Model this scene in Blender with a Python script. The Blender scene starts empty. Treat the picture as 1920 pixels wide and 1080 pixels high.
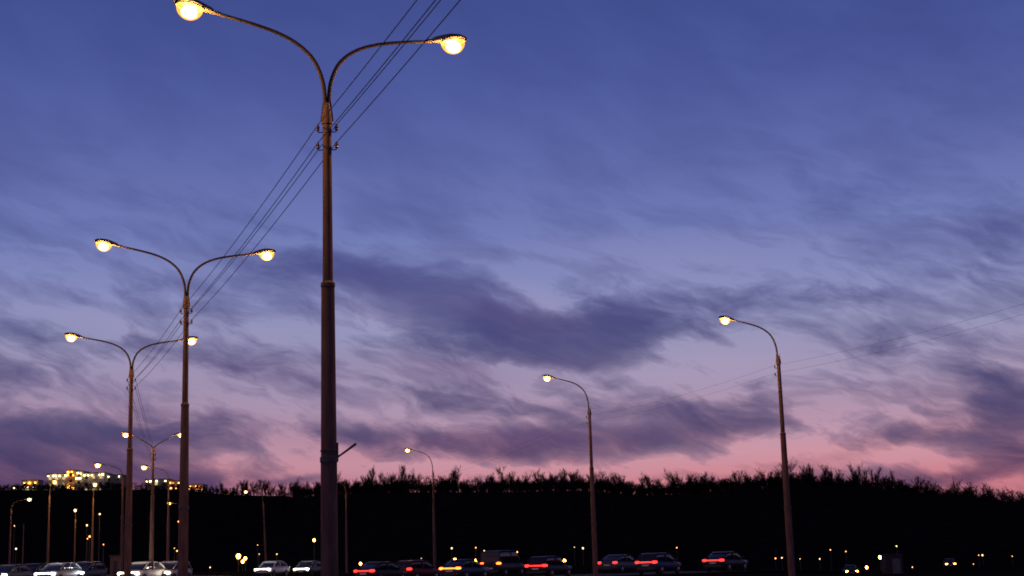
import bpy, math, random
from mathutils import Vector, Matrix

R = math.radians
scene = bpy.context.scene
COL = scene.collection

# ------------------------------------------------------------------ camera
CAM_H = 1.5
F_PX = 2690.0                    # focal length in pixels of a 1920 wide frame
PITCH = math.atan((1046.0 - 540.0) / F_PX)
ROLL = R(-1.7)
CAM_M = Matrix.Rotation(math.pi / 2 + PITCH, 3, 'X') @ Matrix.Rotation(ROLL, 3, 'Z')
cam_data = bpy.data.cameras.new('camera')
cam_data.sensor_width = 36.0
cam_data.lens = F_PX / 1920.0 * 36.0
cam_data.clip_start = 0.1
cam_data.clip_end = 9000.0
cam = bpy.data.objects.new('camera', cam_data)
COL.objects.link(cam)
cam.matrix_world = Matrix.Translation((0, 0, CAM_H)) @ CAM_M.to_4x4()
scene.camera = cam


def sight(x, y):
    """direction of sight for a position measured on the 1920x1080 photograph"""
    return CAM_M @ Vector(((x - 960.0) / F_PX, (540.0 - y) / F_PX, -1.0))


def at_depth(x, y, depth):
    d = sight(x, y)
    return Vector((0, 0, CAM_H)) + d * (depth / d.y)


def at_height(x, y, z):
    d = sight(x, y)
    return Vector((0, 0, CAM_H)) + d * ((z - CAM_H) / d.z)


def az_el(x, y):
    d = sight(x, y).normalized()
    return math.degrees(math.atan2(d.x, d.y)), math.degrees(math.asin(d.z))


def lin(r, g, b):
    def f(c):
        c /= 255.0
        return c / 12.92 if c <= 0.04045 else ((c + 0.055) / 1.055) ** 2.4
    return (f(r), f(g), f(b), 1.0)


# ------------------------------------------------------------------ render settings
scene.view_settings.view_transform = 'Standard'
scene.view_settings.look = 'None'
scene.view_settings.exposure = 0.0
scene.view_settings.gamma = 1.0
scene.view_settings.use_curve_mapping = False
scene.render.engine = 'CYCLES'
scene.cycles.use_denoising = True
scene.cycles.max_bounces = 4
scene.cycles.volume_bounces = 0
scene.cycles.sample_clamp_indirect = 2.0
scene.cycles.sample_clamp_direct = 12.0
scene.cycles.filter_width = 1.8
scene.cycles.adaptive_threshold = 0.008

# ------------------------------------------------------------------ world: dusk sky with streaky clouds
world = bpy.data.worlds.new('World')
scene.world = world
world.use_nodes = True
world.cycles.sampling_method = 'MANUAL'
world.cycles.sample_map_resolution = 256
WT = world.node_tree
WT.nodes.clear()


class NT:
    """small helper for building node trees"""
    def __init__(self, tree):
        self.t = tree

    def node(self, kind, **kw):
        n = self.t.nodes.new(kind)
        for k, v in kw.items():
            setattr(n, k, v)
        return n

    def put(self, sock, v):
        if isinstance(v, bpy.types.NodeSocket):
            self.t.links.new(v, sock)
        else:
            sock.default_value = v

    def math(self, op, a, b=None, c=None, clamp=False):
        n = self.node('ShaderNodeMath', operation=op, use_clamp=clamp)
        self.put(n.inputs[0], a)
        if b is not None:
            self.put(n.inputs[1], b)
        if c is not None:
            self.put(n.inputs[2], c)
        return n.outputs[0]

    def vmath(self, op, a, b=None, scale=None):
        n = self.node('ShaderNodeVectorMath', operation=op)
        self.put(n.inputs[0], a)
        if b is not None:
            self.put(n.inputs[1], b)
        if scale is not None:
            self.put(n.inputs['Scale'], scale)
        return n.outputs['Value'] if op in ('DOT_PRODUCT', 'LENGTH') else n.outputs[0]

    def combine(self, x, y, z=0.0):
        n = self.node('ShaderNodeCombineXYZ')
        self.put(n.inputs[0], x)
        self.put(n.inputs[1], y)
        self.put(n.inputs[2], z)
        return n.outputs[0]

    def mapping(self, v, loc=(0, 0, 0), rot=0.0, scale=(1, 1, 1), kind='TEXTURE'):
        n = self.node('ShaderNodeMapping', vector_type=kind)
        self.put(n.inputs['Vector'], v)
        n.inputs['Location'].default_value = loc
        n.inputs['Rotation'].default_value = (0, 0, rot)
        n.inputs['Scale'].default_value = scale
        return n.outputs[0]

    def noise(self, v, scale, detail=4.0, rough=0.5, dist=0.0, color=False):
        n = self.node('ShaderNodeTexNoise')
        self.put(n.inputs['Vector'], v)
        n.inputs['Scale'].default_value = scale
        n.inputs['Detail'].default_value = detail
        n.inputs['Roughness'].default_value = rough
        n.inputs['Distortion'].default_value = dist
        return n.outputs['Color'] if color else n.outputs['Fac']

    def ramp(self, fac, stops):
        n = self.node('ShaderNodeValToRGB')
        self.put(n.inputs[0], fac)
        cr = n.color_ramp
        cr.interpolation = 'LINEAR'
        while len(cr.elements) < len(stops):
            cr.elements.new(0.5)
        for e, (p, c) in zip(cr.elements, stops):
            e.position = p
        for e, (p, c) in zip(cr.elements, stops):
            e.color = c
        return n.outputs[0]

    def mix(self, fac, a, b, blend='MIX'):
        n = self.node('ShaderNodeMix', data_type='RGBA', blend_type=blend)
        self.put(n.inputs[0], fac)
        self.put(n.inputs[6], a)
        self.put(n.inputs[7], b)
        return n.outputs[2]

    def remap(self, v, a, b, c, d, clamp=True):
        n = self.node('ShaderNodeMapRange', clamp=clamp)
        self.put(n.inputs[0], v)
        for i, q in enumerate((a, b, c, d)):
            n.inputs[i + 1].default_value = q
        return n.outputs[0]


def build_sky():
    w = NT(WT)
    tc = w.node('ShaderNodeTexCoord')
    gen = tc.outputs['Generated']
    d = w.vmath('NORMALIZE', gen)
    sep = w.node('ShaderNodeSeparateXYZ')
    w.put(sep.inputs[0], d)
    x, y, z = sep.outputs
    az = w.math('MULTIPLY', w.math('ARCTAN2', x, y), 180 / math.pi)
    el = w.math('MULTIPLY', w.math('ARCSINE', z), 180 / math.pi)
    # the cloud field folds every 45 degrees of azimuth, so the sky all round is like the sky in view
    azf = w.math('SUBTRACT', w.math('PINGPONG', w.math('ADD', az, 22.0), 45.0), 22.0)
    p = w.combine(azf, el, 0.0)
    # two scales of domain warping make the cloud edges drift and fray
    w1 = w.vmath('SUBTRACT', w.noise(p, 0.22, 3, 0.5, color=True), (0.5, 0.5, 0.5))
    w2 = w.vmath('SUBTRACT', w.noise(w.mapping(p, rot=R(-14), scale=(2.2, 1, 1)), 0.75, 4, 0.55, color=True), (0.5, 0.5, 0.5))
    pw = w.vmath('ADD', p, w.vmath('MULTIPLY', w1, (3.0, 1.3, 0)))
    pw = w.vmath('ADD', pw, w.vmath('MULTIPLY', w2, (1.3, 0.5, 0)))

    def blobs(table):
        total = None
        for (px, py, sx, sy, tilt, s) in table:
            a, e = az_el(px, py)
            q = w.mapping(pw, loc=(a, e, 0), rot=R(-tilt) + ROLL * -1.0, scale=(sx * 1.18 / 46.9, sy * 1.32 / 46.9, 1))
            g = w.math('EXPONENT', w.math('MULTIPLY', w.vmath('DOT_PRODUCT', q, q), -1.0))
            total = w.math('MULTIPLY_ADD', g, s, total if total is not None else 0.0)
        return total

    dark = blobs(DARK_CLOUDS)
    light = blobs(LIGHT_CLOUDS)
    mauve = blobs(MAUVE_CLOUDS)
    # wind-drawn streaks
    n1 = w.noise(w.mapping(pw, rot=R(-13), scale=(5.2, 1.25, 1)), 1.0, 7, 0.55, 0.3)
    n2 = w.noise(w.mapping(pw, rot=R(-24), scale=(4.2, 1.0, 1), loc=(7, 3, 0)), 1.7, 6, 0.6, 0.2)
    n3 = w.noise(w.mapping(p, rot=R(-38), scale=(8.0, 3.2, 1), loc=(1, 9, 0)), 1.0, 4, 0.5, 0.4)
    st = w.math('ADD', w.math('MULTIPLY', w.math('SUBTRACT', n1, 0.5), 1.75),
                w.math('MULTIPLY', w.math('SUBTRACT', n2, 0.5), 1.1))
    amp = w.remap(el, 9.0, 17.0, 1.0, 0.16)
    st = w.math('MULTIPLY', st, amp)
    st = w.math('ADD', st, w.math('MULTIPLY', w.math('SUBTRACT', n3, 0.5), w.remap(el, 7.0, 14.0, 0.0, 1.0)))
    # billowy body of the clouds, torn at the edges
    n4 = w.noise(w.mapping(pw, rot=R(-10), scale=(3.0, 1.35, 1), loc=(3, 5, 0)), 1.0, 9, 0.6, 0.25)
    body = w.math('ADD', dark, w.math('MULTIPLY', w.math('SUBTRACT', n4, 0.5), w.remap(el, 10.0, 16.0, 1.9, 0.7)))
    mask = w.node('ShaderNodeMapRange', interpolation_type='SMOOTHSTEP')
    w.put(mask.inputs[0], body)
    mask.inputs[1].default_value = 0.06
    mask.inputs[2].default_value = 1.05
    dens = w.math('MULTIPLY', mask.outputs[0], w.remap(n1, 0.3, 0.7, 0.9, 1.7))
    dens = w.math('ADD', dens, w.math('MULTIPLY', st, 1.2))
    dens = w.math('SUBTRACT', dens, w.math('MULTIPLY', light, 0.5))
    dens = w.math('ADD', dens, w.math('MULTIPLY', w.remap(el, 9.0, 15.0, CLOUD_BASE, 0.12), w.remap(el, 2.8, 5.6, 0.25, 1.0)))
    cov = w.math('SUBTRACT', 1.0, w.math('EXPONENT', w.math('MULTIPLY', w.math('MAXIMUM', dens, 0.0), -1.35)))
    elr = w.math('DIVIDE', el, 60.0, clamp=True)
    clear = w.ramp(elr, [(e / 60.0, lin(*c)) for e, c in CLEAR])
    cloud = w.ramp(elr, [(e / 60.0, lin(*c)) for e, c in CLOUD])
    # the afterglow is warmest where the sun went down, a little right of the middle
    sunward = w.math('COSINE', w.math('MULTIPLY', w.math('SUBTRACT', az, 9.0), math.pi / 180))
    warm = w.remap(sunward, 0.86, 1.0, 0.0, 1.0)
    low = w.remap(el, 2.0, 9.0, 1.0, 0.0)
    dusk = w.mix(w.math('MULTIPLY', w.math('MULTIPLY', low, 0.65), w.math('SUBTRACT', 1.0, warm)), clear, lin(128, 84, 122))
    col = w.mix(cov, dusk, cloud)
    col = w.mix(w.math('MULTIPLY', mauve, 0.24, clamp=True), col, lin(116, 68, 112))
    col = w.mix(w.math('MULTIPLY', light, 0.22, clamp=True), col, lin(186, 168, 198))
    # a little of the true twilight sky under it
    nis = w.node('ShaderNodeTexSky', sky_type='NISHITA', sun_disc=False)
    nis.sun_elevation = R(-2.0)
    nis.sun_rotation = R(9.0)
    nis.air_density = 1.0
    nis.dust_density = 1.0
    both = w.mix(1.0, col, w.vmath('SCALE', nis.outputs[0], scale=0.02), 'ADD')
    # the ground half of the dome is dark earth
    both = w.mix(w.remap(el, -1.0, 0.0, 1.0, 0.0), both, (0.012, 0.008, 0.008, 1))
    bg = w.node('ShaderNodeBackground')
    w.put(bg.inputs[0], both)
    bg.inputs[1].default_value = SKY_STRENGTH
    out = w.node('ShaderNodeOutputWorld')
    WT.links.new(bg.outputs[0], out.inputs[0])


SKY_STRENGTH = 1.0
CLOUD_BASE = 0.22
# place on the photograph, half-lengths, slope, weight
DARK_CLOUDS = [
    (905, 605, 190, 50, 17, 0.9), (735, 535, 120, 36, 14, 0.75), (1180, 600, 110, 46, -10, 0.8),
    (1050, 655, 120, 26, 10, 0.5), (1245, 805, 110, 36, -6, 0.85), (1010, 832, 210, 32, 3, 1.1),
    (845, 752, 100, 20, 10, 0.6), (690, 812, 100, 18, 6, 0.55), (1090, 745, 90, 22, 30, 0.45),
    (1425, 792, 75, 24, 16, 0.7), (1470, 730, 90, 36, -10, 0.3), (1880, 770, 70, 62, -35, 0.95),
    (1730, 822, 150, 26, 10, 0.6), (1850, 882, 170, 13, -5, 0.75), (1640, 884, 90, 12, 4, 0.5),
    (90, 858, 190, 40, 2, 2.4), (30, 835, 120, 24, 0, 0.6), (300, 890, 110, 14, 3, 0.6), (390, 846, 60, 9, 2, 0.6),
    (25, 700, 90, 34, 4, 0.5), (250, 800, 150, 26, 4, 0.45), (560, 505, 150, 46, 14, 0.3),
    (330, 560, 140, 40, 16, 0.3), (1850, 430, 90, 44, -10, 0.35), (545, 900, 60, 7, -2, 0.6),
    (1780, 120, 330, 130, 20, 0.32), (1500, 330, 300, 60, 28, 0.2), (1250, 110, 260, 60, 30, 0.12), (420, 400, 200, 40, 20, 0.2),
    (180, 640, 160, 36, 10, 0.25), (1600, 560, 120, 20, 6, 0.25),
    (1380, 555, 100, 26, 6, 0.35), (1700, 650, 120, 20, 14, 0.4), (470, 690, 150, 30, 12, 0.4),
]
LIGHT_CLOUDS = [
    (1300, 690, 150, 36, -6, 0.8), (1580, 800, 120, 26, -4, 0.7), (850, 790, 150, 16, 8, 0.7),
    (690, 590, 80, 30, 14, 0.8), (1010, 560, 60, 18, 24, 0.6), (1060, 700, 120, 16, 4, 0.5), (1500, 690, 120, 20, 10, 0.4), (300, 690, 150, 14, 10, 0.6), (200, 600, 140, 14, 12, 0.5), (1150, 790, 60, 12, 14, 0.5), (1330, 850, 200, 18, -3, 0.8), (800, 880, 220, 14, 2, 0.8),
    (560, 770, 150, 18, 10, 0.6), (500, 850, 130, 16, 4, 0.6), (80, 770, 120, 18, 6, 0.4),
    (1700, 860, 120, 16, -4, 0.7), (1250, 480, 220, 40, 6, 0.45), (450, 610, 140, 22, 12, 0.4),
]
MAUVE_CLOUDS = [(840, 690, 170, 22, 8, 0.9), (950, 590, 120, 26, 12, 0.5), (930, 825, 200, 18, 2, 0.9),
                (480, 690, 170, 28, 10, 0.5), (560, 900, 160, 16, 0, 0.6), (1300, 860, 200, 12, 0, 0.3)]
CLEAR = [(0.0, (180, 95, 112)), (2.7, (203, 127, 140)), (3.7, (208, 144, 156)), (5.0, (180, 143, 167)),
         (6.5, (162, 145, 176)), (8.4, (148, 146, 183)), (10.5, (132, 138, 187)), (12.8, (110, 121, 180)),
         (15.7, (92, 104, 168)), (18.8, (74, 87, 154)), (21.8, (64, 78, 144)), (30.0, (50, 64, 128)), (60.0, (34, 44, 98))]
CLOUD = [(0.0, (58, 38, 74)), (2.7, (58, 46, 92)), (4.0, (49, 47, 97)), (6.5, (60, 59, 110)), (9.0, (62, 64, 120)),
         (11.0, (68, 70, 128)), (14.0, (70, 78, 140)), (18.0, (64, 74, 138)), (22.0, (54, 66, 130)), (60.0, (30, 38, 84))]
build_sky()

# the sun is already below the horizon: only a trace of directional afterglow is left
sun_data = bpy.data.lights.new('sun', 'SUN')
sun_data.energy = 0.02
sun_data.angle = R(15)
sun_data.color = (1.0, 0.62, 0.55)
sun = bpy.data.objects.new('sun', sun_data)
COL.objects.link(sun)
sun.rotation_euler = (R(-87), 0, R(-9))

# ------------------------------------------------------------------ materials
MATS = {}


def material(name, base, rough=0.7, metal=0.0, var=0.25, scale=6.0, bump=0.0, streak=(1, 1, 1), emit=None, power=0.0, spec=0.5):
    if name in MATS:
        return MATS[name]
    m = bpy.data.materials.new(name)
    m.use_nodes = True
    t = NT(m.node_tree)
    b = m.node_tree.nodes['Principled BSDF']
    tc = t.node('ShaderNodeTexCoord')
    v = t.mapping(tc.outputs['Object'], scale=streak, kind='POINT')
    n = t.noise(v, scale, 5, 0.6)
    dk = tuple(c * (1 - var) for c in base[:3]) + (1,)
    lt = tuple(min(1, c * (1 + var)) for c in base[:3]) + (1,)
    t.put(b.inputs['Base Color'], t.mix(t.remap(n, 0.3, 0.7, 0, 1), dk, lt))
    b.inputs['Metallic'].default_value = metal
    t.put(b.inputs['Roughness'], t.remap(n, 0.3, 0.7, max(0.02, rough - 0.08), min(1, rough + 0.08)))
    b.inputs['Specular IOR Level'].default_value = spec
    if bump:
        bn = t.node('ShaderNodeBump')
        bn.inputs['Strength'].default_value = bump
        t.put(bn.inputs['Height'], t.noise(v, scale * 4, 4, 0.6))
        t.put(b.inputs['Normal'], bn.outputs[0])
    if emit:
        b.inputs['Emission Color'].default_value = tuple(emit[:3]) + (1,)
        b.inputs['Emission Strength'].default_value = power
        m.cycles.emission_sampling = 'AUTO' if power > 100 or 'flood' in name else 'NONE'
    MATS[name] = m
    return m


SODIUM = (1.0, 0.50, 0.12)
LAMP_POWER = 4200.0
M_pole = material('weathered_painted_steel', (0.130, 0.072, 0.058), 0.75, 0.0, 0.42, 2.5, 0.2, (3, 3, 0.5), spec=0.12)
M_arm = material('galvanised_arm_steel', (0.075, 0.052, 0.044), 0.8, 0.0, 0.25, 8.0, spec=0.15)
M_iron = material('dark_iron', (0.07, 0.065, 0.06), 0.6, 0.4, 0.3, 14.0)
M_ceramic = material('brown_glazed_ceramic', (0.11, 0.05, 0.03), 0.25, 0, 0.2, 20.0)
M_housing = material('lamp_housing_alloy', (0.12, 0.11, 0.10), 0.45, 0.3, 0.2, 10.0)
M_bulb = material('sodium_discharge_tube', (0.8, 0.7, 0.5), 0.25, 0, 0.05, 5.0, emit=SODIUM, power=LAMP_POWER)


def glowing_glass():
    """frosted bowl whose orange glow is emission put into the glass"""
    m = bpy.data.materials.new('frosted_lamp_glass')
    m.use_nodes = True
    t = NT(m.node_tree)
    m.node_tree.nodes.clear()
    tr = t.node('ShaderNodeBsdfTransparent')
    em = t.node('ShaderNodeEmission')
    tc = t.node('ShaderNodeTexCoord')
    n = t.noise(tc.outputs['Object'], 9.0, 3, 0.5)
    em.inputs[0].default_value = (1.0, 0.36, 0.03, 1)  # glow colour given to the glass itself, standing in for scattered tube light
    t.put(em.inputs[1], t.remap(n, 0.3, 0.7, GLASS_GLOW * 0.85, GLASS_GLOW * 1.15))
    mx = t.node('ShaderNodeMixShader')
    mx.inputs[0].default_value = 0.72
    m.node_tree.links.new(tr.outputs[0], mx.inputs[1])
    m.node_tree.links.new(em.outputs[0], mx.inputs[2])
    m.cycles.emission_sampling = 'NONE'
    out = t.node('ShaderNodeOutputMaterial')
    m.node_tree.links.new(mx.outputs[0], out.inputs[0])
    return m


GLASS_GLOW = 2.2
M_bowl = glowing_glass()
M_wire = material('weathered_aluminium_wire', (0.04, 0.04, 0.045), 0.85, 0.0, 0.2, 3.0, spec=0.1)
M_ground = material('dry_dusk_ground', (0.016, 0.012, 0.008), 0.95, 0, 0.45, 0.35, 0.3, spec=0.0)
M_asphalt = material('worn_asphalt', (0.036, 0.033, 0.030), 0.9, 0, 0.25, 1.5, 0.25, spec=0.15)
M_kerb = material('concrete_kerb', (0.26, 0.25, 0.23), 0.85, 0, 0.25, 2.0, 0.2)
M_paint = material('road_paint', (0.62, 0.61, 0.57), 0.7, 0, 0.2, 3.0)
M_bark = material('winter_bark', (0.026, 0.018, 0.013), 0.95, 0, 0.35, 2.0, 0.2, spec=0.0)
M_twig = material('winter_twigs', (0.024, 0.016, 0.012), 0.95, 0, 0.3, 1.0, spec=0.0)
M_needle = material('dark_conifer_needles', (0.018, 0.026, 0.014), 0.9, 0, 0.4, 1.0)


# ------------------------------------------------------------------ mesh helpers
class MB:
    """collects simple solids and links them as ONE mesh object"""
    def __init__(self):
        self.v, self.f = [], []

    def quad_ring(self, rings, close_ends=True):
        """loft through rings of equal point count"""
        base = len(self.v)
        n = len(rings[0])
        for r in rings:
            self.v.extend(tuple(p) for p in r)
        for i in range(len(rings) - 1):
            for k in range(n):
                a, b = base + i * n + k, base + i * n + (k + 1) % n
                self.f.append((a, b, b + n, a + n))
        if close_ends:
            self.f.append(tuple(base + k for k in range(n))[::-1])
            e = base + (len(rings) - 1) * n
            self.f.append(tuple(e + k for k in range(n)))
        return self

    def tube(self, path, radii, n=10, close=True):
        path = [Vector(p) for p in path]
        if not isinstance(radii, (list, tuple)):
            radii = [radii] * len(path)
        rings = []
        up = Vector((0, 0, 1))
        t0 = (path[1] - path[0]).normalized()
        side = t0.cross(up) if abs(t0.z) < 0.95 else t0.cross(Vector((0, 1, 0)))
        side.normalize()
        for i, p in enumerate(path):
            t = (path[min(i + 1, len(path) - 1)] - path[max(i - 1, 0)]).normalized()
            side = (side - t * side.dot(t)).normalized()
            oth = t.cross(side)
            rings.append([p + (side * math.cos(2 * math.pi * k / n) + oth * math.sin(2 * math.pi * k / n)) * radii[i] for k in range(n)])
        return self.quad_ring(rings, close)

    def lathe(self, prof, n=16, centre=(0, 0, 0)):
        cx, cy, cz = centre
        rings = [[(cx + r * math.cos(2 * math.pi * k / n), cy + r * math.sin(2 * math.pi * k / n), cz + z) for k in range(n)] for r, z in prof]
        return self.quad_ring(rings)

    def box(self, x0, x1, y0, y1, z0, z1):
        b = len(self.v)
        self.v += [(x0, y0, z0), (x1, y0, z0), (x1, y1, z0), (x0, y1, z0), (x0, y0, z1), (x1, y0, z1), (x1, y1, z1), (x0, y1, z1)]
        self.f += [tuple(b + i for i in q) for q in ((0, 3, 2, 1), (4, 5, 6, 7), (0, 1, 5, 4), (1, 2, 6, 5), (2, 3, 7, 6), (3, 0, 4, 7))]
        return self

    def mesh(self, name, smooth=False):
        me = bpy.data.meshes.new(name)
        me.from_pydata(self.v, [], self.f)
        me.update()
        if smooth:
            me.polygons.foreach_set('use_smooth', [True] * len(me.polygons))
            me.set_sharp_from_angle(angle=R(38))
        return me

    def build(self, name, mat, parent=None, smooth=False, bevel=0.0):
        return link_mesh(name, self.mesh(name, smooth), mat, parent, bevel)


def link_mesh(name, me, mat, parent=None, bevel=0.0):
    o = bpy.data.objects.new(name, me)
    COL.objects.link(o)
    if mat is not None and not me.materials:
        me.materials.append(mat)
    elif mat is not None and me.materials[0] is not mat:
        o.material_slots[0].link = 'OBJECT'
        o.material_slots[0].material = mat
    if parent is not None:
        o.parent = parent
    if bevel:
        b = o.modifiers.new('bevel', 'BEVEL')
        b.width = bevel
        b.segments = 2
    return o


def empty(name, loc=(0, 0, 0), rz=0.0):
    o = bpy.data.objects.new(name, None)
    o.empty_display_size = 0.2
    COL.objects.link(o)
    o.location = loc
    o.rotation_euler = (0, 0, rz)
    return o


def tag(o, label=None, cat=None, group=None, kind=None):
    if label:
        o['label'] = label
    if cat:
        o['category'] = cat
    if group:
        o['group'] = group
    if kind:
        o['kind'] = kind
    return o


def copy_tree(o, parent=None):
    c = o.copy()
    COL.objects.link(c)
    c.parent = parent
    for ch in list(o.children):
        copy_tree(ch, c)
    return c


def smooth(a, b, x):
    t = max(0.0, min(1.0, (x - a) / (b - a)))
    return t * t * (3 - 2 * t)


def interp(tab, x):
    if x <= tab[0][0]:
        return tab[0][1]
    for (a, p), (b, q) in zip(tab, tab[1:]):
        if x <= b:
            k = (x - a) / (b - a)
            k = k * k * (3 - 2 * k)
            return p + (q - p) * k
    return tab[-1][1]


# ------------------------------------------------------------------ terrain
# ridge height in metres against the tangent of the azimuth
RIDGE_FAR = [(-0.60, 30), (-0.36, 34), (-0.25, 33), (-0.19, 29.8), (-0.155, 28.6), (-0.10, 26.5), (0.0, 20.0), (0.6, 8.0)]
RIDGE = [(-0.19, 19.5), (-0.12, 20.3), (-0.05, 20.0), (0.02, 19.6),
         (0.09, 19.4), (0.15, 20.8), (0.20, 21.6), (0.25, 20.0), (0.29, 17.8), (0.36, 14.5), (0.6, 9.0)]


def ground_h(x, y):
    r = math.hypot(x, y)
    if r < 1e-6:
        return 0.0
    h = 0.0
    h += 0.62 * smooth(10, 34, -x) * smooth(60, 95, y)          # the crossing climbs to the left
    h -= 2.2 * smooth(14, 44, x) * smooth(74, 122, y)          # and the valley falls to the right
    if y > 0:
        t = x / y
        wl = smooth(-0.20, -0.15, t)
        far = interp(RIDGE_FAR, t) * smooth(300, 640, r)
        near = (interp(RIDGE, t) * smooth(255, 425, r) - 3.6 * smooth(428, 466, r)) * wl   # it falls again behind the crest
        h += max(far, near)
        h += 1.2 * math.sin(x * 0.021 + 1.3) * math.sin(y * 0.017) * smooth(240, 420, r)
    return h


def build_ground():
    angs = [2 * math.pi * k / 288 for k in range(288)]
    radii = [2.0]
    while radii[-1] < 6000:
        radii.append(radii[-1] * 1.055 + 0.4)
    v = [(0, 0, 0)]
    f = []
    n = len(angs)
    for r in radii:
        for a in angs:
            x, y = r * math.sin(a), r * math.cos(a)
            v.append((x, y, ground_h(x, y)))
    for k in range(n):
        f.append((0, 1 + (k + 1) % n, 1 + k))
    for i in range(len(radii) - 1):
        for k in range(n):
            a, b = 1 + i * n + k, 1 + i * n + (k + 1) % n
            f.append((a, b, b + n, a + n))
    me = bpy.data.meshes.new('ground')
    me.from_pydata(v, [], f)
    me.update()
    me.polygons.foreach_set('use_smooth', [True] * len(me.polygons))
    o = link_mesh('ground', me, M_ground)
    tag(o, kind='structure')
    return o


build_ground()


def ribbon(name, centre, width, lift, mat, kind='structure', parent=None, thick=0.0):
    """a strip of road surface that follows the ground"""
    mb = MB()
    pts = [Vector((p[0], p[1], 0)) for p in centre]
    L, Rr = [], []
    for i, p in enumerate(pts):
        t = (pts[min(i + 1, len(pts) - 1)] - pts[max(i - 1, 0)]).normalized()
        s = Vector((t.y, -t.x, 0)) * width / 2
        hz = ground_h(p.x, p.y) + lift
        L.append((p.x - s.x, p.y - s.y, hz))
        Rr.append((p.x + s.x, p.y + s.y, hz))
    if thick:
        rings = [[a, b, (b[0], b[1], b[2] - thick), (a[0], a[1], a[2] - thick)] for a, b in zip(L, Rr)]
        mb.quad_ring(rings)
    else:
        for i in range(len(pts) - 1):
            b = len(mb.v)
            mb.v += [L[i], Rr[i], Rr[i + 1], L[i + 1]]
            mb.f.append((b, b + 1, b + 2, b + 3))
    o = mb.build(name, mat, parent)
    if kind:
        tag(o, kind=kind)
    return o


def line_pts(p, q, step=4.0):
    p, q = Vector(p), Vector(q)
    n = max(2, int((q - p).length / step))
    return [p.lerp(q, i / n) for i in range(n + 1)]


RD = Vector((-7.1, 19.3)).normalized()          # the avenue runs away to the left
RN = Vector((RD.y, -RD.x))                      # to its right
MED = Vector((-3.42, 26.22))
for side in (-1, 1):
    a = MED + RN * side * 8.3 - RD * 60
    b = MED + RN * side * 8.3 + RD * 260
    ribbon('road', line_pts(a, b), 13.0, 0.05, M_asphalt)
    ribbon('kerb', line_pts(MED + RN * side * 1.55 - RD * 60, MED + RN * side * 1.55 + RD * 62), 0.18, 0.16, M_kerb, thick=0.3)
    ribbon('kerb', line_pts(MED + RN * side * 15.0 - RD * 60, MED + RN * side * 15.0 + RD * 62), 0.18, 0.16, M_kerb, thick=0.3)
    for lane in (-2.2, 2.2):
        for k in range(26):
            s0 = -40 + k * 10
            if 62 < s0 < 106:
                continue
            c = MED + RN * (side * 8.3 + lane)
            ribbon('road_marking', [c + RD * s0, c + RD * (s0 + 4)], 0.12, 0.058, M_paint)
# crossing road
CD = Vector((0.955, 0.297)).normalized()
CN = Vector((CD.y, -CD.x))
CP = Vector((-14.0, 104.0))
ribbon('crossing_road', line_pts(CP - CD * 130, CP + CD * 170), 15.0, 0.062, M_asphalt)
for k in range(30):
    c = CP + CD * (-120 + k * 9.5)
    ribbon('road_marking', [c, c + CD * 4], 0.14, 0.07, M_paint)


# ------------------------------------------------------------------ street lamps
def arc(pts, n=5):
    """Catmull-Rom through the points"""
    pts = [Vector(p) for p in pts]
    out = []
    P = [pts[0] * 2 - pts[1]] + pts + [pts[-1] * 2 - pts[-2]]
    for i in range(1, len(P) - 2):
        for k in range(n):
            t = k / n
            a, b, c, d = P[i - 1], P[i], P[i + 1], P[i + 2]
            out.append(0.5 * ((2 * b) + (c - a) * t + (2 * a - 5 * b + 4 * c - d) * t * t + (3 * b - a - 3 * c + d) * t ** 3))
    out.append(pts[-1])
    return out


ARM_CURVE = [(0.035, -0.30), (0.038, 0.16), (0.085, 0.56), (0.25, 0.94), (0.54, 1.21), (0.95, 1.40), (1.5, 1.53), (2.16, 1.64)]
ME = {}


def arm_mesh(key, reach, rise):
    if key not in ME:
        sx, sz = reach / 2.16, rise / 1.64
        path = arc([(x * sx if x > 0.06 else x, 0, z * sz if z > 0 else z) for x, z in ARM_CURVE])
        n = len(path)
        ME[key] = MB().tube(path, [0.044 - 0.012 * i / n for i in range(n)], 10).mesh('arm', True)
    return ME[key]


def v_arm_mesh(key, reach, rise):
    if key not in ME:
        path = arc([(0.03, 0, -0.3), (0.05, 0, 0.05), (0.16, 0, 0.22 * rise), (0.45, 0, 0.42 * rise), (reach, 0, rise)])
        n = len(path)
        ME[key] = MB().tube(path, [0.046 - 0.012 * i / n for i in range(n)], 8).mesh('arm', True)
    return ME[key]


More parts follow.
